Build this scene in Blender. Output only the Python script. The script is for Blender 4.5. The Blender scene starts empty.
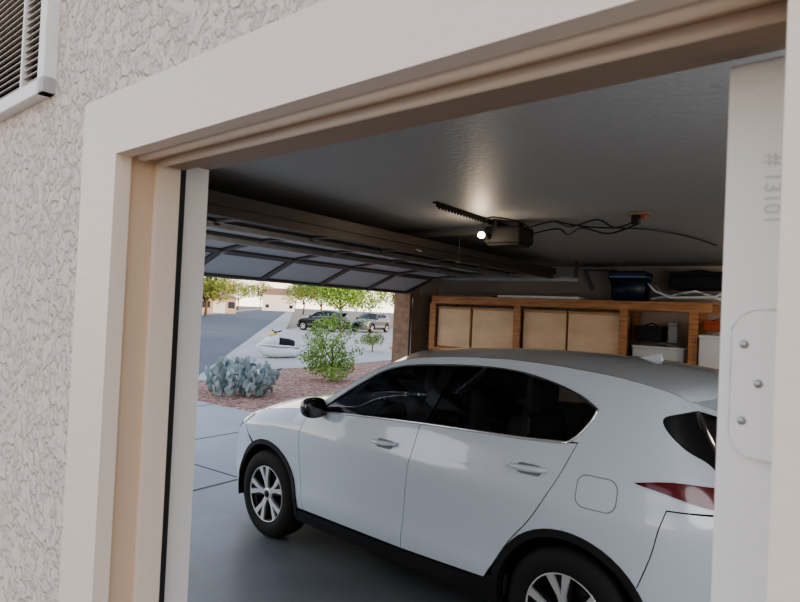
import bpy, bmesh, math, random
from mathutils import Matrix, Vector
from mathutils.geometry import delaunay_2d_cdt
random.seed(7)
SC=bpy.context.scene; COL=SC.collection
# ------------------------------------------------------------ materials
def newmat(name):
    m=bpy.data.materials.new(name); m.use_nodes=True
    nt=m.node_tree; return m,nt,nt.nodes.get('Principled BSDF')
def mat(name,col,rough=.5,metal=0,bump=0,bscale=50,var=0,vscale=5,col2=None,coat=0,emit=None,estr=0,spec=None,detail=4,bdist=.01):
    m,nt,b=newmat(name)
    b.inputs['Roughness'].default_value=rough; b.inputs['Metallic'].default_value=metal
    c=(col[0],col[1],col[2],1)
    b.inputs['Base Color'].default_value=c
    if spec is not None: b.inputs['Specular IOR Level'].default_value=spec
    if coat: b.inputs['Coat Weight'].default_value=coat; b.inputs['Coat Roughness'].default_value=.03
    if emit: b.inputs['Emission Color'].default_value=(*emit,1); b.inputs['Emission Strength'].default_value=estr
    tc=nt.nodes.new('ShaderNodeTexCoord')
    if var or col2:
        n=nt.nodes.new('ShaderNodeTexNoise'); n.inputs['Scale'].default_value=vscale; n.inputs['Detail'].default_value=detail
        r=nt.nodes.new('ShaderNodeMix'); r.data_type='RGBA'
        c2=col2 if col2 else tuple(x*(1-var) for x in col)
        r.inputs[6].default_value=c; r.inputs[7].default_value=(c2[0],c2[1],c2[2],1)
        mr=nt.nodes.new('ShaderNodeMapRange'); mr.inputs[1].default_value=.35; mr.inputs[2].default_value=.65
        nt.links.new(tc.outputs['Object'],n.inputs['Vector']); nt.links.new(n.outputs['Fac'],mr.inputs[0])
        nt.links.new(mr.outputs[0],r.inputs[0]); nt.links.new(r.outputs[2],b.inputs['Base Color'])
    if bump:
        n2=nt.nodes.new('ShaderNodeTexNoise'); n2.inputs['Scale'].default_value=bscale; n2.inputs['Detail'].default_value=detail
        bp=nt.nodes.new('ShaderNodeBump'); bp.inputs['Strength'].default_value=bump; bp.inputs['Distance'].default_value=bdist
        nt.links.new(tc.outputs['Object'],n2.inputs['Vector']); nt.links.new(n2.outputs['Fac'],bp.inputs['Height']); nt.links.new(bp.outputs[0],b.inputs['Normal'])
    return m
def stucco_mat(name,col):
    m,nt,b=newmat(name); b.inputs['Roughness'].default_value=.85; b.inputs['Base Color'].default_value=(*col,1)
    tc=nt.nodes.new('ShaderNodeTexCoord')
    n=nt.nodes.new('ShaderNodeTexNoise'); n.inputs['Scale'].default_value=44; n.inputs['Detail'].default_value=5; n.inputs['Roughness'].default_value=.5; n.inputs['Distortion'].default_value=.5
    cr=nt.nodes.new('ShaderNodeMapRange'); cr.interpolation_type='SMOOTHSTEP'; cr.inputs[1].default_value=.42; cr.inputs[2].default_value=.62
    n3=nt.nodes.new('ShaderNodeTexNoise'); n3.inputs['Scale'].default_value=190; n3.inputs['Detail'].default_value=3
    ad=nt.nodes.new('ShaderNodeMath'); ad.operation='MULTIPLY_ADD'; ad.inputs[1].default_value=.35
    bp=nt.nodes.new('ShaderNodeBump'); bp.inputs['Strength'].default_value=.9; bp.inputs['Distance'].default_value=.0075
    nt.links.new(tc.outputs['Object'],n.inputs['Vector']);nt.links.new(tc.outputs['Object'],n3.inputs['Vector'])
    nt.links.new(n.outputs['Fac'],cr.inputs[0]); nt.links.new(n3.outputs['Fac'],ad.inputs[0]); nt.links.new(cr.outputs[0],ad.inputs[2])
    nt.links.new(ad.outputs[0],bp.inputs['Height']); nt.links.new(bp.outputs[0],b.inputs['Normal'])
    return m
def glass_mat(name,tint,rough=.0):
    m,nt,b=newmat(name); nt.nodes.remove(b); out=nt.nodes['Material Output']
    t=nt.nodes.new('ShaderNodeBsdfTransparent'); t.inputs[0].default_value=(*tint,1)
    g=nt.nodes.new('ShaderNodeBsdfGlossy'); g.inputs['Roughness'].default_value=rough
    fr=nt.nodes.new('ShaderNodeFresnel'); fr.inputs[0].default_value=1.5
    mx=nt.nodes.new('ShaderNodeMixShader')
    nt.links.new(fr.outputs[0],mx.inputs[0]);nt.links.new(t.outputs[0],mx.inputs[1]);nt.links.new(g.outputs[0],mx.inputs[2]);nt.links.new(mx.outputs[0],out.inputs[0])
    return m
def wood_mat(name,c1,c2,sc=(1,1,12)):
    m,nt,b=newmat(name); b.inputs['Roughness'].default_value=.6
    tc=nt.nodes.new('ShaderNodeTexCoord'); mp=nt.nodes.new('ShaderNodeMapping'); mp.inputs['Scale'].default_value=sc
    n=nt.nodes.new('ShaderNodeTexNoise'); n.inputs['Scale'].default_value=3; n.inputs['Detail'].default_value=5
    mr=nt.nodes.new('ShaderNodeMapRange'); mr.inputs[1].default_value=.35; mr.inputs[2].default_value=.65
    r=nt.nodes.new('ShaderNodeMix'); r.data_type='RGBA'; r.inputs[6].default_value=(*c1,1); r.inputs[7].default_value=(*c2,1)
    nt.links.new(tc.outputs['Object'],mp.inputs[0]);nt.links.new(mp.outputs[0],n.inputs['Vector']);nt.links.new(n.outputs['Fac'],mr.inputs[0]);nt.links.new(mr.outputs[0],r.inputs[0]);nt.links.new(r.outputs[2],b.inputs['Base Color'])
    return m
def gravel_mat(name):
    m,nt,b=newmat(name); b.inputs['Roughness'].default_value=.9
    tc=nt.nodes.new('ShaderNodeTexCoord'); v=nt.nodes.new('ShaderNodeTexVoronoi'); v.inputs['Scale'].default_value=16
    cr=nt.nodes.new('ShaderNodeValToRGB'); e=cr.color_ramp.elements
    e[0].color=(.20,.09,.065,1); e[1].color=(.55,.36,.27,1); x=e.new(.5); x.color=(.38,.20,.145,1)
    sp=nt.nodes.new('ShaderNodeSeparateColor')
    bp=nt.nodes.new('ShaderNodeBump'); bp.inputs['Strength'].default_value=1; bp.inputs['Distance'].default_value=.03; bp.invert=True
    nt.links.new(tc.outputs['Object'],v.inputs['Vector']);nt.links.new(v.outputs['Color'],sp.inputs[0]);nt.links.new(sp.outputs[0],cr.inputs[0])
    nt.links.new(cr.outputs[0],b.inputs['Base Color']);nt.links.new(v.outputs['Distance'],bp.inputs['Height']);nt.links.new(bp.outputs[0],b.inputs['Normal'])
    return m
M=dict(
 stucco=stucco_mat('stucco_paint',(.72,.62,.54)),
 trim=mat('trim_paint',(.78,.67,.57),.5,bump=.15,bscale=60),
 jamb=mat('jamb_paint',(.66,.49,.35),.45,bump=.1,bscale=60),
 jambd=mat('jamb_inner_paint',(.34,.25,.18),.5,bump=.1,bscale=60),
 whitep=mat('white_door_paint',(.80,.78,.76),.4,bump=.08,bscale=90),
 seal=mat('rubber_seal',(.02,.02,.025),.6),
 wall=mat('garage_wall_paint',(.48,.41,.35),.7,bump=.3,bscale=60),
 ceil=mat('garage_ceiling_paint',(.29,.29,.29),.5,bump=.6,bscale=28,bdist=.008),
 floor=mat('garage_concrete',(.24,.255,.275),.4,bump=.06,bscale=30,var=.25,vscale=1.3),
 drive=mat('driveway_concrete',(.44,.435,.42),.8,bump=.2,bscale=60,var=.12,vscale=1.0),
 walk=mat('sidewalk_concrete',(.50,.47,.43),.85,var=.12,vscale=.6),
 asphalt=mat('asphalt',(.15,.155,.165),.85,bump=.2,bscale=80,var=.15,vscale=.5),
 gravel=gravel_mat('red_gravel'),
 earth=mat('desert_soil',(.36,.29,.22),.95,var=.2,vscale=.3),
 car=mat('white_car_paint',(.70,.78,.88),.28,coat=1.0),
 blackcar=mat('black_car_paint',(.01,.01,.012),.25,coat=1.0),
 silvercar=mat('silver_car_paint',(.14,.145,.155),.3,metal=.4,coat=1.0),
 clad=mat('black_plastic_cladding',(.018,.018,.02),.55,bump=.05,bscale=300),
 tint=glass_mat('tinted_glass',(.62,.63,.65)),
 wsg=glass_mat('windshield_glass',(.8,.84,.82)),
 gloss=mat('gloss_black_trim',(.008,.008,.01),.12,coat=1),
 mirg=mat('mirror_glass_dark',(.12,.13,.15),.06,metal=.9),
 chrome=mat('chrome',(.85,.85,.87),.2,metal=.8),
 rubber=mat('tire_rubber',(.018,.018,.018),.75,bump=.2,bscale=80),
 alloy=mat('machined_alloy',(.80,.80,.82),.35,metal=.5),
 alloyd=mat('dark_alloy',(.012,.012,.014),.35),
 red=mat('red_lamp_lens',(.13,.003,.007),.15,coat=.5),
 lampw=mat('clear_lamp_lens',(.55,.58,.6),.1,coat=1),
 seat=mat('charcoal_seat_fabric',(.16,.16,.17),.8,bump=.2,bscale=150),
 woodo=wood_mat('fir_lumber',(.64,.33,.15),(.38,.17,.07)),
 panel=wood_mat('pale_box_board',(.84,.63,.43),(.72,.51,.32),(1,1,2)),
 card=mat('cardboard_edge',(.50,.31,.17),.8),
 steel=mat('galvanised_steel',(.45,.45,.45),.35,metal=.8,var=.2,vscale=8),
 dsteel=mat('dark_steel',(.10,.095,.09),.4,metal=.5),
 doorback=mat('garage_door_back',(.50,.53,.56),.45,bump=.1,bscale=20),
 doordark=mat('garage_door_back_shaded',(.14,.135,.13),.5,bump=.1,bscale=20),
 bronze=mat('brown_strut_paint',(.060,.048,.040),.5,metal=.2),
 opener=mat('dark_opener_housing',(.012,.012,.012),.7,spec=.25),
 wire=mat('black_wire',(.01,.01,.01),.5),
 bulb=mat('lit_bulb',(1,1,1),.3,emit=(1,.93,.78),estr=9),
 navy=mat('navy_plastic',(.012,.022,.05),.4),
 bluep=mat('blue_grey_plastic',(.12,.19,.30),.4),
 whitepl=mat('white_plastic',(.75,.76,.77),.4),
 yellow=mat('yellow_plastic',(.75,.50,.04),.4),
 clearpl=mat('milky_plastic',(.60,.63,.63),.3),
 blackf=mat('black_fabric',(.02,.02,.025),.9,bump=.3,bscale=100),
 redp=mat('red_orange_plastic',(.45,.09,.04),.5),
 green=mat('green_plastic',(.08,.25,.12),.5),
 greyp=mat('grey_plastic',(.25,.26,.27),.5),
 brick=mat('column_plaster',(.40,.26,.18),.9,bump=.5,bscale=50,var=.3,vscale=14),
 leaf=mat('bright_green_leaves',(.16,.32,.05),.6,col2=(.34,.46,.10),vscale=6),
 leafd=mat('olive_green_leaves',(.14,.21,.05),.6,col2=(.30,.36,.09),vscale=2),
 leafy=mat('yellow_green_leaves',(.42,.36,.07),.6,col2=(.14,.19,.04),vscale=1),
 cactus=mat('grey_green_cactus',(.27,.36,.32),.6,col2=(.40,.44,.45),vscale=9),
 bark=mat('tree_bark',(.16,.11,.07),.9,bump=.5,bscale=30),
 hwall=mat('tan_house_stucco',(.52,.41,.31),.9), hwall2=mat('white_house_stucco',(.80,.76,.70),.9),
 hroof=mat('clay_tile_roof',(.34,.20,.14),.9,bump=.6,bscale=12), hwin=mat('dark_window',(.03,.04,.05),.1),
)
# ------------------------------------------------------------ helpers
def mesh_obj(name,verts,faces,m=None,parent=None,smooth=False,loc=None):
    me=bpy.data.meshes.new(name)
    if loc is None:
        n=len(verts); loc=Vector((sum(v[0] for v in verts)/n,sum(v[1] for v in verts)/n,min(v[2] for v in verts)))
    loc=Vector(loc)
    me.from_pydata([Vector(v)-loc for v in verts],[],faces); me.update()
    if smooth:
        for p in me.polygons: p.use_smooth=True
    o=bpy.data.objects.new(name,me); o.location=loc; COL.objects.link(o)
    if m: me.materials.append(M[m] if isinstance(m,str) else m)
    if parent is not None: par(o,parent)
    return o
def par(o,p):
    o.parent=p; o.matrix_parent_inverse=(Matrix.Translation(p.location)@p.rotation_euler.to_matrix().to_4x4()).inverted()
def thing(name,label,cat,loc,rz=0,group=None):
    e=bpy.data.objects.new(name,None); e.location=loc; e.rotation_euler=(0,0,rz); e.empty_display_size=.1
    COL.objects.link(e); e["label"]=label; e["category"]=cat
    if group: e["group"]=group
    return e
def tag(o,label,cat,group=None,kind=None):
    o["label"]=label; o["category"]=cat
    if group:o["group"]=group
    if kind:o["kind"]=kind
    return o
def struct(o): o["kind"]="structure"; return o
def bm_obj(name,bm,m,parent=None,smooth=False,loc=None):
    vs=[v.co.copy() for v in bm.verts]; bm.verts.index_update()
    fs=[[v.index for v in f.verts] for f in bm.faces]; bm.free()
    return mesh_obj(name,vs,fs,m,parent,smooth,loc)
def box(name,a,b,m,parent=None,bev=0,seg=2,smooth=False):
    bm=bmesh.new(); bmesh.ops.create_cube(bm,size=1)
    for v in bm.verts:
        v.co=Vector([(a[i]+b[i])/2+v.co[i]*(b[i]-a[i]) for i in range(3)])
    if bev: bmesh.ops.bevel(bm,geom=bm.edges[:],offset=bev,segments=seg,profile=.5,affect='EDGES')
    return bm_obj(name,bm,m,parent,smooth)
def boxes(name,lst,m,parent=None,bev=0):
    bm=bmesh.new()
    for a,b in lst:
        r=bmesh.ops.create_cube(bm,size=1)
        for v in r['verts']: v.co=Vector([(a[i]+b[i])/2+v.co[i]*(b[i]-a[i]) for i in range(3)])
        if bev:
            es=set(e for v in r['verts'] for e in v.link_edges); bmesh.ops.bevel(bm,geom=list(es),offset=bev,segments=1,affect='EDGES')
    return bm_obj(name,bm,m,parent)
def tube(name,pts,r,m,parent=None,n=8,closed=False,bm0=None):
    pts=[Vector(p) for p in pts]; bm=bm0 or bmesh.new(); rings=[]
    N=len(pts)
    for i,p in enumerate(pts):
        if closed: t=pts[(i+1)%N]-pts[i-1]
        else: t=pts[min(i+1,N-1)]-pts[max(i-1,0)]
        t.normalize(); up=Vector((0,0,1)) if abs(t.z)<.95 else Vector((1,0,0))
        a=t.cross(up).normalized(); b=a.cross(t)
        rr=r[i] if isinstance(r,(list,tuple)) else r
        rings.append([bm.verts.new(p+a*math.cos(k*2*math.pi/n)*rr+b*math.sin(k*2*math.pi/n)*rr) for k in range(n)])
    for i in range(N if closed else N-1):
        A=rings[i];B=rings[(i+1)%N]
        for k in range(n): bm.faces.new((A[k],A[(k+1)%n],B[(k+1)%n],B[k]))
    if not closed: bm.faces.new(rings[0][::-1]); bm.faces.new(rings[-1])
    if bm0: return None
    return bm_obj(name,bm,m,parent,smooth=True)
def prism(name,poly,z0,z1,m,parent=None):
    n=len(poly); vs=[(x,y,z0) for x,y in poly]+[(x,y,z1) for x,y in poly]
    fs=[list(range(n))[::-1],list(range(n,2*n))]+[[i,(i+1)%n,n+(i+1)%n,n+i] for i in range(n)]
    return mesh_obj(name,vs,fs,m,parent)
def lathe(name,prof,axis_pt,m,parent=None,n=64,smooth=True,closed=True):
    vs=[];fs=[];k=len(prof)
    for i in range(n):
        a=2*math.pi*i/n
        for r,o in prof: vs.append((axis_pt[0]+r*math.cos(a),axis_pt[1]+o,axis_pt[2]+r*math.sin(a)))
    for i in range(n):
        j=(i+1)%n
        for q in range(k if closed else k-1):
            q2=(q+1)%k; fs.append((i*k+q,i*k+q2,j*k+q2,j*k+q))
    return mesh_obj(name,vs,fs,m,parent,smooth,loc=axis_pt)
def H(keys,x):
    ks=keys
    if x<=ks[0][0]: return ks[0][1]
    if x>=ks[-1][0]: return ks[-1][1]
    for i in range(len(ks)-1):
        if ks[i][0]<=x<=ks[i+1][0]: break
    def sl(j):
        if j<=0: return (ks[1][1]-ks[0][1])/(ks[1][0]-ks[0][0])
        if j>=len(ks)-1: return (ks[-1][1]-ks[-2][1])/(ks[-1][0]-ks[-2][0])
        return (ks[j+1][1]-ks[j-1][1])/(ks[j+1][0]-ks[j-1][0])
    x0,y0=ks[i];x1,y1=ks[i+1];h=x1-x0;t=(x-x0)/h;m0=sl(i)*h;m1=sl(i+1)*h
    return (2*t**3-3*t*t+1)*y0+(t**3-2*t*t+t)*m0+(-2*t**3+3*t*t)*y1+(t**3-t*t)*m1
# ------------------------------------------------------------ CAR
CAR=Vector((-3.6137,3.302,0)); YAW=math.radians(-7.67)
RC=Matrix.Rotation(YAW,3,'Z')
OFF=Vector((1.3,.92,0))
carE=thing('car','white compact crossover car with black cladding parked in the garage','car',CAR+RC@OFF,YAW)
def cl(p): return CAR+RC@Vector(p)           # car coords (u,v,w) -> world
plan=[(-.88,.92),(-.865,.6),(-.78,.32),(-.58,.11),(-.3,.03),(.3,.006),(1.3,0),(2.2,.006),(2.8,.03),(3.13,.09),(3.34,.24),(3.43,.5),(3.46,.92)]
ss=[0]
for i in range(1,len(plan)): ss.append(ss[-1]+math.dist(plan[i],plan[i-1]))
o4=ss[4]+.3; ss=[x-o4 for x in ss]
ku=[(s,p[0]) for s,p in zip(ss,plan)]; kv=[(s,p[1]) for s,p in zip(ss,plan)]
SF,SR=ss[0],ss[-1]
ds=[(.1,.10),(.2,.06),(.33,.022),(.44,.006),(.54,.014),(.66,.012),(.80,.003),(.90,.0),(.96,.010),(1.0,.024),(1.1,.05),(1.2,.09),(1.35,.155),(1.5,.235),(1.6,.31),(1.7,.40)]
dr=[(.1,.10),(.3,.03),(.5,0),(.85,.0),(.98,.03),(1.12,.10),(1.3,.24),(1.45,.36),(1.6,.46)]
df=[(.1,.12),(.3,.03),(.5,0),(.65,.01),(.8,.06),(.9,.14),(1.0,.3)]
we1=[(-1.5,.86),(-1.1,.84),(-.75,.83),(-.6,.88),(-.4,.945),(0,1.02),(.3,1.06),(.5,1.085)]
we2=[(.5,1.085),(.85,1.325),(1.15,1.49),(1.5,1.56),(2.1,1.59),(2.7,1.56),(3.05,1.505),(3.25,1.46),(4.2,1.45)]
def wedge(s): return H(we1,s) if s<.5 else H(we2,s)
def sidep(s,w,off=0):
    u=H(ku,s);v=H(kv,s);e=.05
    tu=H(ku,s+e)-H(ku,s-e);tv=H(kv,s+e)-H(kv,s-e);L=math.hypot(tu,tv) or 1
    nu,nv=-tv/L,tu/L     # inward
    k=min(1,abs(nu)); k=k*k*(3-2*k)
    d=H(ds,w)*(1-k)+(H(df,w) if s<1 else H(dr,w))*k
    if s<.55:
        we=wedge(s); x=max(0,(w-(we-.13))/.13); d+=.10*x*x*min(1,max(0,(.55-s)/.25))
    d-=off
    return Vector((u+nu*d,v+nv*d,w))
def nrm(fn,a,b,e=.006):
    du=fn(a+e,b)-fn(a-e,b); dv=fn(a,b+e)-fn(a,b-e)
    return du.cross(dv).normalized()
def setmesh(name,P,N,F,m,mirror,parent=carE,label=None):
    res=[]
    for mi in ([0,1] if mirror else [0]):
        pts=[];ns=[]
        for p,n in zip(P,N):
            if mi: p=Vector((p.x,1.84-p.y,p.z)); n=Vector((n.x,-n.y,n.z))
            pts.append(cl(p)); ns.append(RC@n)
        fs=[]
        for f in F:
            a,b,c=pts[f[0]],pts[f[1]],pts[f[2]]
            g=(b-a).cross(c-a)
            fs.append(tuple(f) if g.dot(ns[f[0]]+ns[f[1]]+ns[f[2]])>=0 else tuple(f)[::-1])
        o=mesh_obj(name,pts,fs,m,None,True)
        o.data.normals_split_custom_set_from_vertices([tuple(n) for n in ns])
        par(o,parent)
        if label:o["label"]=label
        res.append(o)
    return res
def inset(poly,g):
    n=len(poly);A=sum(poly[i][0]*poly[(i+1)%n][1]-poly[(i+1)%n][0]*poly[i][1] for i in range(n))
    if A<0: poly=poly[::-1]
    out=[]
    for i in range(n):
        p0=Vector(poly[i-1]);p=Vector(poly[i]);p1=Vector(poly[(i+1)%n])
        a=(p-p0);b=(p1-p)
        if a.length<1e-6 or b.length<1e-6: continue
        a.normalize();b.normalize()
        na=Vector((-a.y,a.x));nb=Vector((-b.y,b.x)); k=na+nb
        if k.length<.1: k=na
        k.normalize(); c=max(.4,k.dot(na)); q=p+k*(g/c); out.append((q.x,q.y))
    return out
def densify(poly,h=.03):
    out=[];n=len(poly)
    for i in range(n):
        a=poly[i];b=poly[(i+1)%n];k=max(1,int(math.ceil(math.dist(a,b)/h)))
        for j in range(k): out.append((a[0]+(b[0]-a[0])*j/k,a[1]+(b[1]-a[1])*j/k))
    return out
def inside(p,poly):
    c=False;n=len(poly);x,y=p
    for i in range(n):
        x1,y1=poly[i];x2,y2=poly[(i+1)%n]
        if (y1>y)!=(y2>y) and x<(x2-x1)*(y-y1)/(y2-y1)+x1: c=not c
    return c
def panel(name,poly,m,gap=.0025,off=0,lip=.012,mirror=True,h=.03,fn=None,label=None,parent=carE):
    fn=fn or sidep
    poly=densify(inset(poly,gap) if gap else inset(poly,0),h)
    vs=[Vector(p) for p in poly]; nb=len(vs); ed=[(i,(i+1)%nb) for i in range(nb)]
    x0=min(p[0] for p in poly);x1=max(p[0] for p in poly);y0=min(p[1] for p in poly);y1=max(p[1] for p in poly)
    x=x0+h/2
    while x<x1:
        y=y0+h/2
        while y<y1:
            if inside((x,y),poly) and min((x-q[0])**2+(y-q[1])**2 for q in poly)>(h*.45)**2: vs.append(Vector((x,y)))
            y+=h
        x+=h
    r=delaunay_2d_cdt(vs,ed,[list(range(nb))],1,1e-6)
    V,E,Fc=r[0],r[1],r[2]
    P=[fn(v.x,v.y)for v in V]; N=[nrm(fn,v.x,v.y) for v in V]
    for i in range(len(N)):
        out=P[i]-Vector((1.3+ (P[i].x-1.3)*.75,.92,.6))
        if N[i].dot(out)<0: N[i]=-N[i]
    if off: P=[p+n*off for p,n in zip(P,N)]
    F=[tuple(f) for f in Fc if len(f)==3]
    if lip:
        cnt={}
        for f in F:
            for a,b in ((f[0],f[1]),(f[1],f[2]),(f[2],f[0])): cnt.setdefault((min(a,b),max(a,b)),[]).append((a,b,f))
        for k,l in cnt.items():
            if len(l)==1:
                a,b,f=l[0]; c=[q for q in f if q!=a and q!=b][0]
                o=((P[a]+P[b])/2-P[c]); o=(o-N[a]*o.dot(N[a])).normalized()
                i=len(P)
                P+= [P[a].copy(),P[b].copy(),P[b]-N[b]*lip,P[a]-N[a]*lip]; N+=[o]*4
                F.append((i,i+1,i+2,i+3))
    return setmesh(name,P,N,F,m,mirror,parent,label)
def arc(cx,cy,r,a0,a1,n=16):
    return [(cx+r*math.cos(math.radians(a0+(a1-a0)*i/n)),cy+r*math.sin(math.radians(a0+(a1-a0)*i/n))) for i in range(n+1)]
def smoothline(pts,n=6):
    out=[]
    P=[Vector(p) for p in pts]
    for i in range(len(P)-1):
        p0=P[max(i-1,0)];p1=P[i];p2=P[i+1];p3=P[min(i+2,len(P)-1)]
        for j in range(n):
            t=j/n; q=.5*((2*p1)+(p2-p0)*t+(2*p0-5*p1+4*p2-p3)*t*t+(3*p1-p0-3*p2+p3)*t**3); out.append(tuple(q))
    out.append(tuple(P[-1])); return out
WR=2.594; HC=.35
dlo_top=smoothline([(.60,1.088),(.80,1.235),(1.0,1.365),(1.13,1.435),(1.32,1.485),(1.62,1.515),(1.9,1.53),(2.15,1.525),(2.38,1.49),(2.56,1.44),(2.67,1.385)],5)
dlo_rear=smoothline([(2.67,1.385),(2.65,1.33),(2.60,1.255),(2.545,1.205)],4)
dlo_bot=smoothline([(2.545,1.205),(2.3,1.187),(1.9,1.17),(1.53,1.152),(1.0,1.118),(.60,1.088)],4)
def ytop(x):
    for a,b in zip(dlo_top,dlo_top[1:]):
        if a[0]<=x<=b[0]: return a[1]+(b[1]-a[1])*(x-a[0])/(b[0]-a[0])
def ybot(x):
    for a,b in zip(dlo_bot,dlo_bot[1:]):
        if b[0]<=x<=a[0]: return a[1]+(b[1]-a[1])*(x-a[0])/(b[0]-a[0])
def seg(line,x0,x1,fy):
    lo,hi=min(x0,x1),max(x0,x1)
    mid=[p for p in line if lo+.005<p[0]<hi-.005]; mid.sort(key=lambda p:p[0],reverse=x0>x1)
    return [(x0,fy(x0))]+mid+[(x1,fy(x1))]
AR=.425; AB=.43
fd_front=smoothline([(.505,1.08),(.45,1.0),(.43,.85),(.44,.65),(.47,.5),(.495,.350)],4)
bseam=smoothline([(1.565,1.150),(1.55,1.0),(1.51,.7),(1.492,.37)],4)
panel('front_door',fd_front+[(1.0,.360)]+bseam[::-1]+seg(dlo_bot,1.55,.605,ybot)[1:],'car')
rseam=smoothline([(2.12,.40),(2.18,.50),(2.27,.645),(2.37,.765),(2.45,.885),(2.54,1.06),(2.60,1.215)],4)
panel('rear_door',bseam+[(1.8,.385)]+rseam+seg(dlo_bot,2.54,1.575,ybot),'car')
edge=lambda a,b,n:[(a+(b-a)*i/n,wedge(a+(b-a)*i/n)) for i in range(n+1)]
panel('front_fender',arc(0,HC,AR,0,118,18)+[(-.31,.80),(-.36,.90)]+edge(-.36,.5,14)+fd_front+[(.45,.345)],'car')
panel('front_bumper',[(-.43,.22)]+arc(0,HC,AR,180,122,10)+[(-.32,.80),(-.37,.90)]+edge(-.38,SF+.001,16)+[(SF+.001,.22)],'car')
RW=smoothline([(3.42,1.43),(3.2,1.42),(3.05,1.40),(3.01,1.375),(3.05,1.32),(3.15,1.255),(3.28,1.20),(3.37,1.12)],4)
BS=smoothline([(3.06,.99),(3.03,.90),(3.0,.77),(2.94,.60)],3)
q=rseam[8:]
body=arc(WR,HC,AB,36,150,16)
quarter=body+[p for p in q if p[1]>.60]+dlo_rear[::-1][1:]+dlo_top[::-1][1:]+[(.505,1.086)]+edge(.52,3.42,40)+RW+[(3.39,1.0)]+BS
panel('body_side',quarter,'car')
panel('rear_bumper',BS[::-1]+[(3.39,.995),(3.45,.93),(SR-.001,.93),(SR-.001,.45),(3.03,.45)]+arc(WR,HC,AB,14,34,5),'car')
panel('bumper_cladding',[(3.03,.445),(SR-.001,.445),(SR-.001,.25),(3.02,.25)],'clad')
panel('tailgate',[(3.395,.995),(3.375,1.12),(3.5,1.10),(SR-.001,1.10),(SR-.001,.935),(3.455,.935)],'car')
panel('rear_window',RW+[(3.5,1.105),(SR-.001,1.105),(SR-.001,1.44),(3.5,1.435)],'gloss',h=.025)
panel('front_side_window',seg(dlo_top,.605,1.60,ytop)+seg(dlo_bot,1.51,.605,ybot),'tint',gap=.002,lip=0,off=-.004)
panel('rear_side_window',seg(dlo_top,1.70,2.22,ytop)+seg(dlo_bot,2.27,1.60,ybot),'tint',gap=.002,lip=0,off=-.004)
panel('quarter_window',seg(dlo_top,2.25,2.65,ytop)+dlo_rear[2:]+seg(dlo_bot,2.53,2.31,ybot),'tint',gap=.002,lip=0,off=-.004)
panel('center_pillar',[(1.60,ytop(1.60)),(1.70,ytop(1.70)),(1.60,ybot(1.60)),(1.51,ybot(1.51))],'gloss',gap=0,lip=.02)
panel('window_divider',[(2.22,ytop(2.22)),(2.25,ytop(2.25)),(2.31,ybot(2.31)),(2.27,ybot(2.27))],'gloss',gap=0,lip=.02)
panel('arch_cladding',arc(0,HC,AR+.002,-12,192,28)+arc(0,HC,.388,192,-12,28),'clad',gap=.001,off=.008,lip=.05)
panel('arch_cladding',arc(WR,HC,AB+.002,-5,192,28)+arc(WR,HC,.390,192,-5,28),'clad',gap=.001,off=.008,lip=.05)
panel('sill_cladding',[(.385,.24),(.41,.325),(.50,.335),(1.0,.347),(1.49,.36),(2.10,.392),(2.155,.43),(2.19,.40),(2.18,.27)],'clad',gap=.001,off=.004,lip=.04)
panel('tail_lamp',smoothline([(2.91,1.085),(3.08,1.112),(3.3,1.105),(3.6,1.09),(3.9,1.07),(3.9,1.03),(3.6,1.02),(3.36,1.01),(3.2,1.028),(3.05,1.06),(2.93,1.079)],3),'red',gap=0,off=.010,lip=.012)
panel('headlamp',smoothline([(-.30,.935),(-.5,.895),(-.8,.80),(-.98,.74),(-.98,.69),(-.8,.70),(-.55,.78),(-.34,.88)],3),'lampw',gap=0,off=.006,lip=.012)
panel('grille',[(-1.03,.55),(-.98,.70),(-1.1,.74),(SF+.001,.76),(SF+.001,.50),(-1.1,.50)],'gloss',gap=0,off=.006,lip=.012)
panel('fog_lamp_trim',[(-.75,.42),(-.8,.56),(-.95,.54),(-.95,.42)],'clad',gap=0,off=.006,lip=.012)
def rrect(cx,cy,w,h,r):
    return arc(cx+w/2-r,cy+h/2-r,r,0,90,5)+arc(cx-w/2+r,cy+h/2-r,r,90,180,5)+arc(cx-w/2+r,cy-h/2+r,r,180,270,5)+arc(cx+w/2-r,cy-h/2+r,r,270,360,5)
FX,FY=2.735,1.00
panel('fuel_lid_seam',rrect(FX,FY,.207,.157,.05),'greyp',gap=0,off=.001,lip=0,mirror=False)
panel('fuel_lid',rrect(FX,FY,.197,.147,.047),'car',gap=0,off=.0025,lip=.002,mirror=False)
def stube(name,line,r,m,off=.004,mirror=True,n=6):
    for mi in ([0,1] if mirror else [0]):
        pts=[]
        for s,w in line:
            nn=nrm(sidep,s,w); p=sidep(s,w)
            if nn.y>0: nn=-nn
            p=p+nn*off
            if mi:p=Vector((p.x,1.84-p.y,p.z))
            pts.append(cl(p))
        tube(name,pts,r,m,carE,n)
stube('window_molding',dlo_bot,.009,'chrome'); stube('window_molding',dlo_top,.006,'gloss'); stube('window_molding',dlo_rear,.008,'chrome')
seK=[-.75,-.4,0,.3,.5,.85,1.15,1.5,2.1,2.7,3.05,3.25]
ucK=[-.84,-.60,-.18,.08,.22,.62,1.0,1.5,2.1,2.7,3.1,3.3]
wcK=[.86,.975,1.07,1.105,1.12,1.37,1.565,1.615,1.64,1.625,1.585,1.55]
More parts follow.
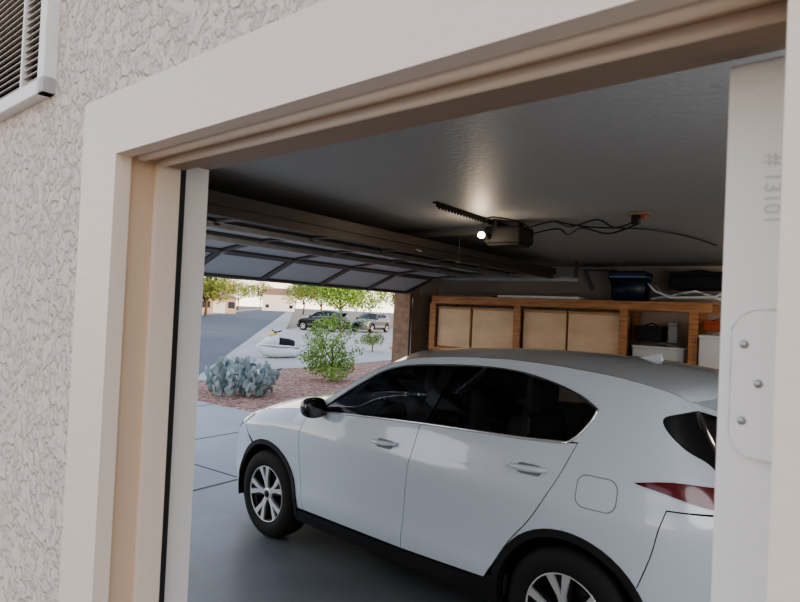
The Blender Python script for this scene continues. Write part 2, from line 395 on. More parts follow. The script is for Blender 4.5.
def topfn(q0,q1):
    A=[(i,seK[i]) for i in range(q0,q1+1)];B=[(i,ucK[i]) for i in range(q0,q1+1)];C=[(i,wcK[i]) for i in range(q0,q1+1)]
    def fn(q,t):
        if q<q0: q=q0
        if q>q1:q=q1
        s=H(A,q); E=sidep(s,wedge(s)-.0005); a=math.sin(min(max(t,0),1.)*math.pi/2) if t>=0 else t*1.57
        return Vector((E.x+(H(B,q)-E.x)*a, E.y+(.92-E.y)*t, E.z+(H(C,q)-E.z)*a))
    return fn
def top(name,q0,q1,m,ta=0,nq=30,nt=16):
    fn=topfn(q0,q1);P=[];N=[];F=[]
    for i in range(nq+1):
        for j in range(nt+1):
            q=q0+(q1-q0)*i/nq;t=ta+(1-ta)*j/nt
            P.append(fn(q,t)); qq=min(max(q,q0+.01),q1-.01);tt=min(max(t,.01),.99)
            n=nrm(fn,qq,tt,.008)
            if n.z<0:n=-n
            if j==nt: n.y=0;n.normalize()
            N.append(n)
    for i in range(nq):
        for j in range(nt):
            a=i*(nt+1)+j; F.append((a,a+1,a+nt+2,a+nt+1))
    k=len(P)
    P2=P+[Vector((p.x,1.84-p.y,p.z)) for p in P];N2=N+[Vector((n.x,-n.y,n.z)) for n in N]
    F2=F+[tuple(x+k for x in f) for f in F]
    return setmesh(name,P2,N2,F2,m,False)
top('hood',0,4,'car'); top('windshield',4,6,'wsg'); top('roof',6,11,'car',nq=50)
pts=[];fs=[]
fn=topfn(6,11)
for t in [i/12 for i in range(13)]:
    p=fn(11,t); pts+= [p+Vector((-.02,0,.002)),p+Vector((.14,0,-.035)),p+Vector((.13,0,-.055)),p+Vector((-.02,0,-.03))]
for i in range(12):
    for k in range(4): fs.append((i*4+k,i*4+(k+1)%4,i*4+4+(k+1)%4,i*4+4+k))
k=len(pts); fs+= [tuple(x+k for x in f) for f in fs]; pts+=[Vector((p.x,1.84-p.y,p.z)) for p in pts]
fs+= [(0,1,2,3),(k,k+1,k+2,k+3)]
mesh_obj('spoiler',[cl(p) for p in pts],fs,'car',carE)
mesh_obj('roof_antenna',[cl(p) for p in [(2.56,.92,1.625),(2.72,.90,1.62),(2.72,.94,1.62),(2.71,.92,1.665),(2.68,.917,1.66),(2.68,.923,1.66)]],[(0,1,4),(0,5,2),(0,4,5),(4,1,3),(5,3,2),(1,2,3),(4,3,5)],'car',carE)
def cbox(name,a,b,m,bev=.0,parent=carE,seg=2):
    o=box(name,a,b,m,None,bev,seg,smooth=bev>.02)
    vs=[cl(o.location+v.co) for v in o.data.vertices]; fs=[tuple(p.vertices) for p in o.data.polygons]
    bpy.data.objects.remove(o)
    return mesh_obj(name,vs,fs,m,parent,smooth=bev>.02)
cbox('inner_door_trim',(.5,.10,.30),(2.2,.13,1.10),'seat'); cbox('inner_door_trim',(.5,1.71,.30),(2.2,1.74,1.10),'seat')
cbox('inner_quarter_trim',(2.2,.19,.80),(2.9,.21,1.16),'seat'); cbox('inner_quarter_trim',(2.2,1.63,.80),(2.9,1.65,1.16),'seat')
cbox('cabin_floor',(-.45,.30,.20),(3.3,1.54,.32),'seat'); cbox('dashboard',(.40,.20,.72),(.78,1.64,1.05),'seat',.04)
cbox('cargo_cover',(2.55,.25,.95),(3.1,1.59,.98),'seat')
for v0 in (.30,1.04):
    for u0,nm in ((1.20,'front_seat'),(2.02,'rear_seat')):
        s=cbox(nm,(u0,v0,.72),(u0+.16,v0+.5,1.26),'seat',.06,seg=3)
        cbox('seat_cushion',(u0-.45,v0,.5),(u0+.1,v0+.5,.68),'seat',.05,seg=3)
        cbox('headrest',(u0+.06,v0+.12,1.27),(u0+.16,v0+.38,1.45),'seat',.04,seg=3)
swc=Vector((.83,.52,.98)); ring=[]
for i in range(28):
    a=i*2*math.pi/28; ring.append(cl(swc+Vector((.055*math.sin(a),.185*math.cos(a),.175*math.sin(a)))))
tube('steering_wheel',ring,.014,'seat',carE,8,closed=True)
for cx in (0,WR):
    for mi in (0,1):
        P=[];F=[]
        A=arc(cx,HC,.40,-14,194,24)
        for (s,w) in A:
            for v in (.035,.36):
                P.append(cl((s,1.84-v if mi else v,w)))
        for i in range(len(A)-1): F.append((2*i,2*i+1,2*i+3,2*i+2))
        P.append(cl((cx,1.48 if mi else .36,HC))); c=len(P)-1
        for i in range(len(A)-1): F.append((2*i+1,c,2*i+3))
        mesh_obj('wheel_liner',P,F,'clad',carE)
def wheel(cx,mi):
    hub=Vector((cx,.03,.345))
    def X(p):
        q=Vector((hub.x+p[0],hub.y+p[1],hub.z+p[2]))
        if mi:q.y=1.84-q.y
        return cl(q)
    E=bpy.data.objects.new('wheel',None); E.location=X((0,.1,0)); COL.objects.link(E); par(E,carE)
    def L(name,prof,m,n=64,closed=True):
        vs=[];fs=[];k=len(prof)
        for i in range(n):
            a=2*math.pi*i/n
            for r,o in prof: vs.append(X((r*math.cos(a),o,r*math.sin(a))))
        for i in range(n):
            j=(i+1)%n
            for q in range(k if closed else k-1): fs.append((i*k+q,i*k+(q+1)%k,j*k+(q+1)%k,j*k+q))
        o=mesh_obj(name,vs,fs,m,None,True); par2(o,E); return o
    L('tire',[(.215,.015),(.228,.002),(.26,-.008),(.30,-.004),(.328,.012),(.342,.035),(.345,.07),(.345,.16),(.34,.19),(.325,.21),(.27,.225),(.215,.215)],'rubber')
    L('rim',[(.219,.010),(.217,.002),(.212,.003),(.208,.012)],'alloy')
    L('rim_barrel',[(.210,.010),(.198,.06),(.195,.2),(.215,.212)],'alloyd')
    L('brake_disc',[(.03,.11),(.15,.11),(.15,.13),(.03,.13)],'dsteel',40)
    L('rim_back',[(.0,.135),(.2,.135)],'clad',40,False)
    vs=[];fs=[]
    def bar(a,w0,w1,r0,r1,d0,d1,sk,o0=0):
        ca,sa=math.cos(a),math.sin(a);i=len(vs)
        for r,w,d in ((r0,w0,d0),(r1,w1,d1)):
            k=o0+sk*(r-r0)
            for t,dd in ((-w,0),(w,0),(w*1.1,.03),(-w*1.1,.03)):
                x=r;y=t+k; vs.append(X((x*ca-y*sa,d+dd,x*sa+y*ca)))
        fs.extend([(i,i+1,i+5,i+4),(i+1,i+2,i+6,i+5),(i+2,i+3,i+7,i+6),(i+3,i,i+4,i+7),(i,i+3,i+2,i+1),(i+4,i+5,i+6,i+7)])
    for k in range(5):
        a=math.radians(90+72*k+12)
        bar(a,.018,.026,.04,.115,.018,.012,0)
        bar(a,.013,.023,.10,.209,.013,.006,.36,.010)
        bar(a,.013,.023,.10,.209,.013,.006,-.36,-.010)
    o=mesh_obj('rim_spokes',vs,fs,'alloy',None); par2(o,E)
    vs=[];fs=[]
    for k in range(5):
        a=math.radians(90+72*k+12)
        bar(a,.032,.082,.045,.205,.030,.020,0)
    o=mesh_obj('rim_inserts',vs,fs,'alloyd',None); par2(o,E)
    L('hub_cap',[(.0,.010),(.026,.010),(.032,.016)],'alloyd',40,False)
    L('hub',[(.030,.014),(.050,.020),(.055,.06),(.0,.06)],'alloy',40,False)
def par2(o,p):
    o.parent=p
    pw=(Matrix.Translation(carE.location)@carE.rotation_euler.to_matrix().to_4x4())@p.matrix_parent_inverse@Matrix.Translation(p.location)
    o.matrix_parent_inverse=pw.inverted()
for cx in (0,WR):
    for mi in (0,1): wheel(cx,mi)
def handle(s,w):
    for mi in (0,1):
        pts=[];rr=[]
        for i in range(13):
            t=i/12; ss_=s-.105+.21*t; b=.004+.032*math.sin(math.pi*min(1,max(0,t)))**.45
            p=sidep(ss_,w+.012*t); p.y-=b
            if mi:p.y=1.84-p.y
            pts.append(cl(p)); rr.append(.009+.008*math.sin(math.pi*t)**.5)
        tube('door_handle',pts,rr,'car',carE,10)
    panel('handle_recess',rrect(s,w-.004,.15,.055,.026),'greyp',gap=0,off=.0015,lip=0)
handle(1.31,.99); handle(2.36,1.045)
def blob(name,c,r,m,mi,cut=None,e=2.6):
    vs=[];fs=[];nu,nv=20,12
    for j in range(nv+1):
        b=-math.pi/2+math.pi*j/nv
        for i in range(nu):
            a=2*math.pi*i/nu
            f=lambda x:math.copysign(abs(x)**(2/e),x)
            p=Vector((c[0]+r[0]*f(math.cos(b))*f(math.cos(a)),c[1]+r[1]*f(math.cos(b))*f(math.sin(a)),c[2]+r[2]*f(math.sin(b))))
            if cut is not None and p.x>cut:p.x=cut
            if mi:p.y=1.84-p.y
            vs.append(cl(p))
    for j in range(nv):
        for i in range(nu): fs.append((j*nu+i,j*nu+(i+1)%nu,(j+1)*nu+(i+1)%nu,(j+1)*nu+i))
    return mesh_obj(name,vs,fs,m,carE,True)
for mi in (0,1):
    blob('mirror_housing',(.64,-.04,1.13),(.08,.095,.075),'gloss',mi,cut=.68)
    blob('mirror_glass',(.68,-.04,1.132),(.004,.072,.053),'mirg',mi)
    blob('mirror_arm',(.64,.05,1.09),(.05,.07,.025),'gloss',mi)
# ------------------------------------------------------------ other vehicles
def copy_car(mapping,loc,rz,label):
    root=carE.copy(); COL.objects.link(root); root.name='car'; root.location=loc; root.rotation_euler=(0,0,rz); root["label"]=label; root["category"]="car"
    def rec(sname,dst):
        for c in kids.get(sname,[]):
            mpi=c.matrix_parent_inverse.copy()
            d=c.copy()
            if c.data:
                d.data=c.data.copy()
                for i,mm in enumerate(d.data.materials):
                    if mm.name=='white_car_paint': d.data.materials[i]=M[mapping]
            COL.objects.link(d); d.parent=dst; d.matrix_parent_inverse=mpi; rec(c.name,d)
    rec('car',root); return root
kids={}
for o in list(bpy.data.objects):
    if o.parent: kids.setdefault(o.parent.name,[]).append(o)
def pol(az,d): a=math.radians(az); return -d*math.sin(a),d*math.cos(a)
x,y=pol(42.7,48); copy_car('blackcar',(x,y,-.004),math.radians(12),'black crossover car parked on the neighbouring driveway')
x,y=pol(38.2,50); copy_car('silvercar',(x,y,-.004),math.radians(100),'dark silver car parked beside a tan house')
# ------------------------------------------------------------ GARAGE SHELL
NX,FXW=-1.00,-.017
ZH=2.115
NEAR=[]
def near(o): NEAR.append(o); return o
def st(name,a,b,m,bev=0): return struct(box(name,a,b,m,None,bev))
def joined(name,lst,m): return struct(boxes(name,lst,m))
near(joined('wall_near',[((-5.0,.50,-.12),(NX-.03,.66,3.1)),((FXW+.02,.50,-.12),(1.8,.66,3.1)),((NX-.03,.50,ZH+.02),(FXW+.02,.66,3.1))],'stucco'))
st('wall_far',(-5.05,7.9,0),(1.7,8.05,3.1),'wall')
st('wall_back',(1.55,.50,0),(1.7,7.9,3.1),'wall')
joined('wall_front',[((-5.05,1.0,0),(-4.9,1.6,3.1)),((-5.05,7.1,0),(-4.9,7.9,3.1)),((-5.05,1.6,2.2),(-4.9,7.1,3.1))],'wall')
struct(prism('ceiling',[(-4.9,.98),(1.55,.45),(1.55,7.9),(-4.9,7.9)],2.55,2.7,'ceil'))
struct(prism('floor',[(-5.0,.95),(1.7,.40),(1.7,8.05),(-5.0,8.05)],-.2,0,'floor'))
st('wall_shade_block',(-2.6,8.06,-.1),(12,22,5.0),'stucco')  # unseen house mass, added to keep the low sun off the near ground
st('trim_1',(-5.14,7.06,0),(-4.86,7.28,2.2),'brick')
st('trim_2',(-5.12,1.55,2.16),(-4.88,7.1,2.24),'trim')
T=.1375
near(joined('trim_3',[((NX-T,.472,0),(NX+.0,.50,2.21)),((NX,.472,2.10),(FXW+.002,.50,2.21)),((FXW+.002,.472,0),(FXW+.12,.50,2.21))],'trim'))
near(joined('trim_4',[((NX-.03,.50,0),(NX-.008,.548,2.12)),((NX-.03,.50,2.104),(FXW,.548,2.13)),((FXW,.50,0),(FXW+.02,.553,2.12))],'jamb'))
near(joined('trim_5',[((NX-.03,.548,0),(NX+.004,.592,2.12)),((FXW-.001,.553,0),(FXW+.02,.598,2.12))],'trim'))
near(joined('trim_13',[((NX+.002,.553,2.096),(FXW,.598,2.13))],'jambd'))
near(joined('trim_6',[((NX-.034,.592,0),(NX-.012,.612,2.13)),((NX-.01,.598,2.104),(FXW,.614,2.135))],'seal'))
near(joined('trim_7',[((NX-.045,.612,0),(NX-.024,.668,2.115)),((FXW,.6,0),(FXW+.02,.668,2.12))],'whitep'))
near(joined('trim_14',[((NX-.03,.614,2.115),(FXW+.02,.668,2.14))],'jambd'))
near(struct(tube('trim_8',[(NX+.004,.516,2.106),(FXW,.516,2.106)],.011,'trim',None,12)))
near(struct(tube('trim_9',[(NX+.004,.550,2.099),(FXW,.550,2.099)],.008,'trim',None,12)))
# open walk-through door
dE=near(thing('walk_through_door','white metal door swung open into the garage','door',(-.06,1.05,.02)))
box('door_slab',(-.081,.622,.02),(-.023,1.52,2.092),'whitep',dE,.003)
def flatpoly(name,pts,y0,y1,m,parent):
    n=len(pts); vs=[(x,y0,z) for x,z in pts]+[(x,y1,z) for x,z in pts]
    fs=[list(range(n)),list(range(n,2*n))[::-1]]+[[i,n+i,n+(i+1)%n,(i+1)%n] for i in range(n)]
    return mesh_obj(name,vs,fs,m,parent)
for zc in (1.800,1.05,.3):
    op=[(-.032,zc+.066)]+arc(-.047,zc+.042,.024,95,180,8)+arc(-.047,zc-.042,.024,180,265,8)+[(-.032,zc-.066)]
    hg=flatpoly('hinge',op,.6180,.6225,'whitep',dE)
    tube('hinge_rim',[(x_,.6182,z_) for x_,z_ in op],.0012,'whitep',dE,6)
    for dz,dx in ((.034,-.060),(.0,-.048),(-.034,-.060)):
        lathe('screw',[(0,-.0014),(.003,-.0014),(.0042,.0005),(.0042,.002)],(dx,.6180,zc+dz),'steel',dE,16,closed=False)
cu=bpy.data.curves.new('stamp','FONT'); cu.body='# 13101'; cu.size=.019; cu.extrude=.0003
to=bpy.data.objects.new('stamp',cu); COL.objects.link(to); bpy.context.view_layer.update()
me=bpy.data.meshes.new_from_object(to); bpy.data.objects.remove(to)
so=bpy.data.objects.new('stamped_number',me); COL.objects.link(so); me.materials.append(mat('stamp_grey',(.60,.585,.57),.5))
so.matrix_world=Matrix.Translation((-.049,.6214,2.005))@Matrix.Rotation(math.pi/2,4,'X')@Matrix.Rotation(-math.pi/2,4,'Z')
bpy.context.view_layer.update()
mw=so.matrix_world.copy(); so.parent=dE; so.matrix_parent_inverse=Matrix.Translation(dE.location).inverted()
so.rotation_euler=mw.to_euler(); so.location=mw.translation
# wall vent
VR=-1.37; VZ=2.285
vE=near(thing('wall_vent','white louvered metal vent on the stucco wall','vent',(VR-.25,.49,VZ)))
boxes('vent_frame',[((VR-.5,.474,VZ),(VR-.46,.505,VZ+.45)),((VR-.035,.474,VZ),(VR,.505,VZ+.45)),((VR-.5,.474,VZ),(VR,.505,VZ+.035)),((VR-.5,.474,VZ+.415),(VR,.505,VZ+.45))],'whitep',vE,.002)
box('vent_divider',(VR-.155,.478,VZ+.03),(VR-.145,.503,VZ+.42),'whitep',vE)
vs=[];fs=[]
for i in range(24):
    z=VZ+.043+i*.0155; k=len(vs)
    for yy,zz in ((.482,z),(.498,z+.010),(.498,z+.012),(.482,z+.002)): vs+=[(VR-.46,yy,zz),(VR-.035,yy,zz)]
    fs+=[(k,k+1,k+3,k+2),(k+2,k+3,k+5,k+4),(k+4,k+5,k+7,k+6),(k+6,k+7,k+1,k)]
mesh_obj('louver',vs,fs,mat('vent_louver_beige',(.55,.47,.40),.5),vE)
box('vent_back',(VR-.46,.4985,VZ+.03),(VR-.035,.5005,VZ+.42),'seal',vE)
RN=Matrix.Translation((-.06,.62,0))@Matrix.Rotation(math.radians(-4.7),4,'Z')@Matrix.Translation((.06,-.62,0))
for o in NEAR:
    o.location=RN@o.location; o.rotation_euler=(0,0,math.radians(-4.7))
# ------------------------------------------------------------ overhead door
gE=thing('garage_door','raised sectional overhead door with steel struts','garage door',(-3.7,4.35,2.2))
Y0,Y1=1.62,7.05
xs=[-4.93,-4.44,-3.90,-3.34,-2.72]; zs=[2.12,2.33,2.40,2.405,2.405]
for i in range(4):
    xa,xb,za,zb=xs[i]+.006,xs[i+1]-.006,zs[i],zs[i+1]
    mesh_obj('door_section',[(xa,Y0,za),(xb,Y0,zb),(xb,Y1,zb),(xa,Y1,za),(xa,Y0,za+.045),(xb,Y0,zb+.045),(xb,Y1,zb+.045),(xa,Y1,za+.045)],
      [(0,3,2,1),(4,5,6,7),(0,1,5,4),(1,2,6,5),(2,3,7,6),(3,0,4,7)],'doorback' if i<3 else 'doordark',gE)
    vs=[];fs=[]
    def ob(x0,x1,y0,y1,dz):
        k=len(vs); f=lambda x:za+(zb-za)*(x-xa)/(xb-xa)
        vs.extend([(x0,y0,f(x0)-dz),(x1,y0,f(x1)-dz),(x1,y1,f(x1)-dz),(x0,y1,f(x0)-dz),(x0,y0,f(x0)+.001),(x1,y0,f(x1)+.001),(x1,y1,f(x1)+.001),(x0,y1,f(x0)+.001)])
        fs.extend([(k,k+3,k+2,k+1),(k,k+1,k+5,k+4),(k+1,k+2,k+6,k+5),(k+2,k+3,k+7,k+6),(k+3,k,k+4,k+7)])
    for j in range(7):
        y=Y0+(Y1-Y0)*j/6; y=min(max(y,Y0+.04),Y1-.04); ob(xa,xb,y-.04,y+.04,.018)
    ob(xa,xa+.035,Y0,Y1,.022); ob(xb-.035,xb,Y0,Y1,.022)
    mesh_obj('section_frame',vs,fs,'dsteel',gE)
def strut(x,z,h,m):
    boxes('strut',[((x-.035,Y0,z-.004),(x-.012,Y1,z)),((x-.014,Y0,z-h),(x-.010,Y1,z)),((x-.012,Y0,z-h-.003),(x+.03,Y1,z-h)),((x+.028,Y0,z-h),(x+.032,Y1,z)),((x+.03,Y0,z-.004),(x+.055,Y1,z))],m,gE)
strut(-2.78,2.40,.065,'bronze'); strut(-3.36,2.385,.035,'steel'); strut(-3.95,2.375,.035,'steel')
box('end_cap_rail',(-2.726,Y0,2.385),(-2.71,Y1,2.452),'bronze',gE)
for i,x in enumerate(xs[1:4]):
    for j in range(7):
        y=min(max(Y0+(Y1-Y0)*j/6,Y0+.04),Y1-.04); z=zs[i+1]
        boxes('hinge',[((x-.06,y-.02,z-.028),(x+.06,y+.02,z-.018)),((x-.012,y-.022,z-.04),(x+.012,y+.022,z-.02))],'steel',gE)
for y in (Y0-.06,Y1+.045):
    xe=-2.85 if y<3 else -2.45
    tE=thing('door_track','galvanised overhead door track hung under the ceiling','door track',(-3.4,y,2.3))
    boxes('rail',[((-4.6,y-.02,2.335),(xe,y+.02,2.34)),((-4.6,y-.022,2.30),(xe,y-.018,2.34)),((-4.6,y+.018,2.335),(xe,y+.022,2.36))],'steel',tE)
    box('hanger',(xe-.05,y-.016,2.33),(xe-.01,y+.016,2.55),'dsteel',tE); box('hanger',(-3.6,y-.03,2.36),(-3.56,y-.026,2.55),'steel',tE)
    tube('curved_rail',[(-4.84,y,1.9),(-4.84,y,2.05),(-4.80,y,2.17),(-4.72,y,2.27),(-4.6,y,2.32)],.014,'steel',tE)
    tube('vertical_rail',[(-4.84,y,.05),(-4.84,y,1.9)],.014,'steel',tE)
tube('torsion_shaft',[(-4.80,1.6,2.52),(-4.80,7.1,2.52)],.013,'steel')
tag(bpy.data.objects['torsion_shaft'],'steel torsion shaft above the garage door opening','torsion shaft')
# opener
OX,OY=-1.93,4.05
oE=thing('garage_door_opener','dark ceiling-mounted garage door opener with lit bulb','garage door opener',(OX,OY,2.40))
box('motor_housing',(OX-.15,OY-.12,2.375),(OX+.15,OY+.12,2.50),'opener',oE,.02)
box('housing_cover',(OX-.13,OY-.10,2.36),(OX+.13,OY+.10,2.38),'opener',oE,.008)
box('drive_rail',(-4.75,OY-.02,2.46),(OX-.15,OY+.02,2.49),'dsteel',oE)
boxes('ceiling_bracket',[((-2.05,3.18,2.541),(-2.025,4.25,2.549)),((-2.024,3.18,2.515),(-2.02,4.25,2.549)),((-2.0,OY-.12,2.49),(-1.97,OY-.10,2.55)),((-1.9,OY+.10,2.49),(-1.87,OY+.12,2.55))]+[((-2.021,3.2+.04*i,2.505),(-2.019,3.22+.04*i,2.516)) for i in range(25)],'opener',oE)
bx,by,bz=OX-.10,OY-.26,2.42
tube('bulb_socket',[(bx,by+.15,bz),(bx,by+.04,bz)],.018,'opener',oE,12)
bm=bmesh.new(); bmesh.ops.create_uvsphere(bm,u_segments=20,v_segments=12,radius=.024)
for v in bm.verts: v.co=Vector((bx,by+.02,bz))+Vector((v.co.x,v.co.y*1.35,v.co.z))
bm_obj('bulb',bm,'bulb',oE,True)
tube('pull_cord',[(-2.35,OY,2.46),(-2.35,OY+.01,2.36),(-2.35,OY,2.26)],.002,'bronze',oE,6)
box('pull_handle',(-2.36,OY-.03,2.24),(-2.34,OY+.03,2.26),'bronze',oE,.004)
tube('door_arm',[(-3.0,OY,2.46),(-2.86,OY,2.40),(-2.70,OY,2.34)],.010,'steel',oE,6)
wE=thing('ceiling_outlet','junction outlet box on the ceiling with plugged black cords','outlet',(-1.0,4.02,2.53))
box('outlet_plate',(-1.06,3.97,2.535),(-.94,4.09,2.55),mat('outlet_brown',(.30,.18,.11),.5),wE,.003)
box('plug',(-1.05,3.99,2.48),(-1.0,4.04,2.537),'wire',wE,.006); box('plug',(-.99,4.01,2.51),(-.965,4.04,2.537),'redp',wE,.006)
def cord(pts): tube('power_cord',smoothline(pts,6),.006,'wire',wE,6)
cord([(-1.78,4.0,2.48),(-1.6,4.05,2.53),(-1.45,4.0,2.48),(-1.3,4.1,2.535),(-1.15,4.0,2.46),(-1.02,4.02,2.50)])
cord([(-1.78,4.08,2.45),(-1.62,4.2,2.50),(-1.5,4.1,2.44),(-1.35,3.95,2.46),(-1.2,4.05,2.43),(-1.0,4.03,2.49)])
cord([(-1.6,4.1,2.54),(-1.4,4.25,2.51),(-1.1,4.6,2.53),(-.9,5.2,2.54),(-.8,5.8,2.54)])
cord([(-2.1,3.95,2.52),(-1.95,3.8,2.54),(-1.8,3.9,2.52),(-1.78,4.05,2.50)])
# ------------------------------------------------------------ shelving
sE=thing('storage_rack','orange lumber storage rack against the wall','shelf',(-2.6,7.6,0))
ztop=2.075
box('top_rail',(-4.62,7.26,1.985),(-1.02,7.30,ztop),'woodo',sE)
box('rear_rail',(-4.62,7.84,1.985),(-1.02,7.88,ztop),'woodo',sE)
box('shelf_board',(-4.62,7.26,ztop),(-1.02,7.88,ztop+.015),'woodo',sE)
box('shelf_board',(-4.62,7.30,1.36),(-1.02,7.88,1.38),'woodo',sE)
box('front_rail',(-4.62,7.26,1.30),(-1.02,7.30,1.36),'woodo',sE)
box('shelf_board',(-4.62,7.30,.66),(-1.02,7.88,.68),'woodo',sE)
for x in (-4.60,-3.30,-1.95,-1.20):
    box('post',(x-.045,7.262,0),(x+.045,7.30,1.985),'woodo',sE); box('post',(x-.045,7.84,0),(x+.045,7.879,1.985),'woodo',sE)
bl='pale flat-fronted storage box on the lumber rack'
for x0,x1 in ((-4.54,-4.02),(-3.98,-3.37),(-3.23,-2.66),(-2.63,-2.01)):
    e=thing('storage_box',bl,'box',((x0+x1)/2,7.6,1.38),group='pale boxes on the rack')
    box('carton_body',(x0,7.32,1.382),(x1,7.80,1.93),'panel',e,.004)
    box('lid',(x0-.005,7.312,1.91),(x1+.005,7.81,1.945),'card',e,.003)
tag(box('folded_board',(-3.6,7.28,2.092),(-2.5,7.75,2.125),'whitepl',None,.004),'white flat panel lying on top of the rack','panel')
tag(box('folded_board',(-4.45,7.3,2.092),(-3.7,7.7,2.11),'greyp',None,.004),'grey flat panel lying on top of the rack','panel')
cE=thing('cooler','navy blue plastic cooler with pale lid trim','cooler',(-1.9,7.5,2.092))
bm=bmesh.new(); bmesh.ops.create_cube(bm,size=1)
for v in bm.verts:
    k=.9 if v.co.z<0 else 1; v.co=Vector((-1.93+v.co.x*.40*k,7.45+v.co.y*.34*k,2.092+(v.co.z+.5)*.29))
bmesh.ops.bevel(bm,geom=bm.edges[:],offset=.02,segments=3,affect='EDGES'); bm_obj('cooler_body',bm,'navy',cE,True)
box('cooler_lid',(-2.14,7.27,2.385),(-1.72,7.63,2.44),'navy',cE,.02,3)
box('cooler_trim',(-2.135,7.266,2.362),(-1.725,7.634,2.386),'bluep',cE)
tube('cooler_handle',smoothline([(-2.13,7.37,2.31),(-2.17,7.37,2.37),(-2.17,7.45,2.39),(-2.17,7.53,2.37),(-2.13,7.53,2.31)],4),.012,'navy',cE)
lE=thing('folding_chair','folded lawn chair with white tubes and green webbing','folding chair',(-1.35,7.5,2.1))
for y in (7.30,7.62):
    tube('chair_tube',[(-1.70,y,2.30),(-1.62,y,2.21),(-1.45,y,2.14),(-1.0,y,2.16),(-.85,y,2.25)],.014,'whitepl',lE)
    tube('chair_tube',[(-1.66,y+.02,2.12),(-1.2,y+.02,2.22),(-.95,y+.02,2.13)],.014,'whitepl',lE)
for i in range(5):
    box('webbing',(-1.5+i*.11,7.30,2.17+.006*i),(-1.43+i*.11,7.64,2.178+.006*i),'green' if i%2 else 'bluep',lE)
for nm,a,b,m,lab,cat in [
 ('duffel_bag',(-1.5,7.36,2.24),(-.9,7.75,2.44),'blackf','black soft duffel bag lying on the rack','bag'),
 ('storage_bin',(-1.86,7.34,1.382),(-1.30,7.8,1.58),'clearpl','translucent plastic bin with lid on the rack','storage bin'),
 ('toolbox',(-1.84,7.36,1.625),(-1.55,7.7,1.81),'blackf','black plastic toolbox stacked on a bin','toolbox'),
 ('jug',(-1.48,7.36,1.625),(-1.38,7.5,1.86),'greyp','grey plastic jug on the rack','jug'),
 ('storage_bin',(-1.13,7.2,1.382),(-.72,7.6,1.74),'whitepl','white plastic bin beside the rack','storage bin'),
 ('toolbox',(-1.12,7.36,1.785),(-.8,7.6,1.90),'redp','small red orange box beside the rack','box')]:
    e=thing(nm,lab,cat,((a[0]+b[0])/2,(a[1]+b[1])/2,a[2]))
    box('container_body',a,(b[0],b[1],b[2]-.03),m,e,.06 if 'bag' in nm else .015,3,True)
    box('lid',(a[0]-.006,a[1]-.006,b[2]-.035),(b[0]+.006,b[1]+.006,b[2]),m,e,.01)
    tube('handle',[(a[0]+.1*(b[0]-a[0])+.02,(a[1]+b[1])/2,b[2]-.01),((a[0]+b[0])/2,(a[1]+b[1])/2,b[2]+.03),(b[0]-.1*(b[0]-a[0])-.02,(a[1]+b[1])/2,b[2]-.01)],.008,m,e)
e=thing('workbench','plywood workbench beside the rack','workbench',(-.2,7.5,0))
box('bench_top',(-1.0,7.1,1.34),(.6,7.88,1.38),'woodo',e)
for x in (-.97,.55):
    for y in (7.12,7.83): box('leg',(x-.03,y-.0,0),(x+.03,y+.05,1.34),'woodo',e)
bE=thing('wall_bracket','grey metal bracket fixed high on the wall','bracket',(-2.35,7.8,2.42))
box('bracket_plate',(-2.62,7.60,2.49),(-2.22,7.89,2.505),'greyp',bE)
for x in (-2.55,-2.27): mesh_obj('brace',[(x,7.89,2.28),(x+.03,7.89,2.28),(x+.03,7.62,2.49),(x,7.62,2.49),(x,7.89,2.24),(x+.03,7.89,2.24),(x+.03,7.60,2.46),(x,7.60,2.46)],[(0,1,2,3),(4,7,6,5),(0,3,7,4),(1,5,6,2)],'greyp',bE)
# ------------------------------------------------------------ OUTSIDE
struct(prism('ground',[(-420,-60),(60,-60),(60,420),(-420,420)],-.30,-.12,'earth'))
D=Vector((-.713,.701));Nn=Vector((-.701,-.713))
def LP(a,t,o=0): v=Vector(a)+D*t+Nn*o; return (v.x,v.y)
struct(prism('driveway',[(-5.0,.0),(-5.0,7.05),(-11.3,7.05),(-12.7,8.7),(-15.5,5.5),(-9,0)],-.12,-.01,'drive'))
for a,b in (((-6.9,.1),(-6.9,7.0)),((-9.1,.4),(-9.1,7.0)),((-5.02,4.3),(-11.3,4.3))):
    dx,dy=b[0]-a[0],b[1]-a[1];L=math.hypot(dx,dy);nx,ny=-dy/L*.008,dx/L*.008
    struct(prism('trim_10',[(a[0]+nx,a[1]+ny),(b[0]+nx,b[1]+ny),(b[0]-nx,b[1]-ny),(a[0]-nx,a[1]-ny)],-.011,-.006,'seal'))
for a,b in (((-4.9,2.3),(1.5,2.3)),((-1.6,.8),(-1.6,7.8))):
    dx,dy=b[0]-a[0],b[1]-a[1];L=math.hypot(dx,dy);nx,ny=-dy/L*.004,dx/L*.004
    struct(prism('trim_11',[(a[0]+nx,a[1]+ny),(b[0]+nx,b[1]+ny),(b[0]-nx,b[1]-ny),(a[0]-nx,a[1]-ny)],-.003,.001,'seal'))
struct(prism('trim_12',[(-5.03,1.6),(-5.03,7.1),(-4.99,7.1),(-4.99,1.6)],-.02,.001,'seal'))
A0=(-12.9,9.5)
struct(prism('street',[LP(A0,-22,0),LP(A0,330,0),LP(A0,330,11),LP(A0,-22,11)],-.12,-.07,'asphalt'))
struct(prism('sidewalk',[LP(A0,-1.0,-0.15),LP(A0,330,-.15),LP(A0,330,-2.2),LP(A0,-1.0,-1.7)],-.12,.0,'walk'))
struct(prism('curb',[LP(A0,-22,0),LP(A0,330,0),LP(A0,330,-.16),LP(A0,-22,-.16)],-.12,.005,'walk'))
struct(prism('sidewalk',[LP(A0,-22,11),LP(A0,330,11),LP(A0,330,13),LP(A0,-22,13)],-.12,.0,'walk'))
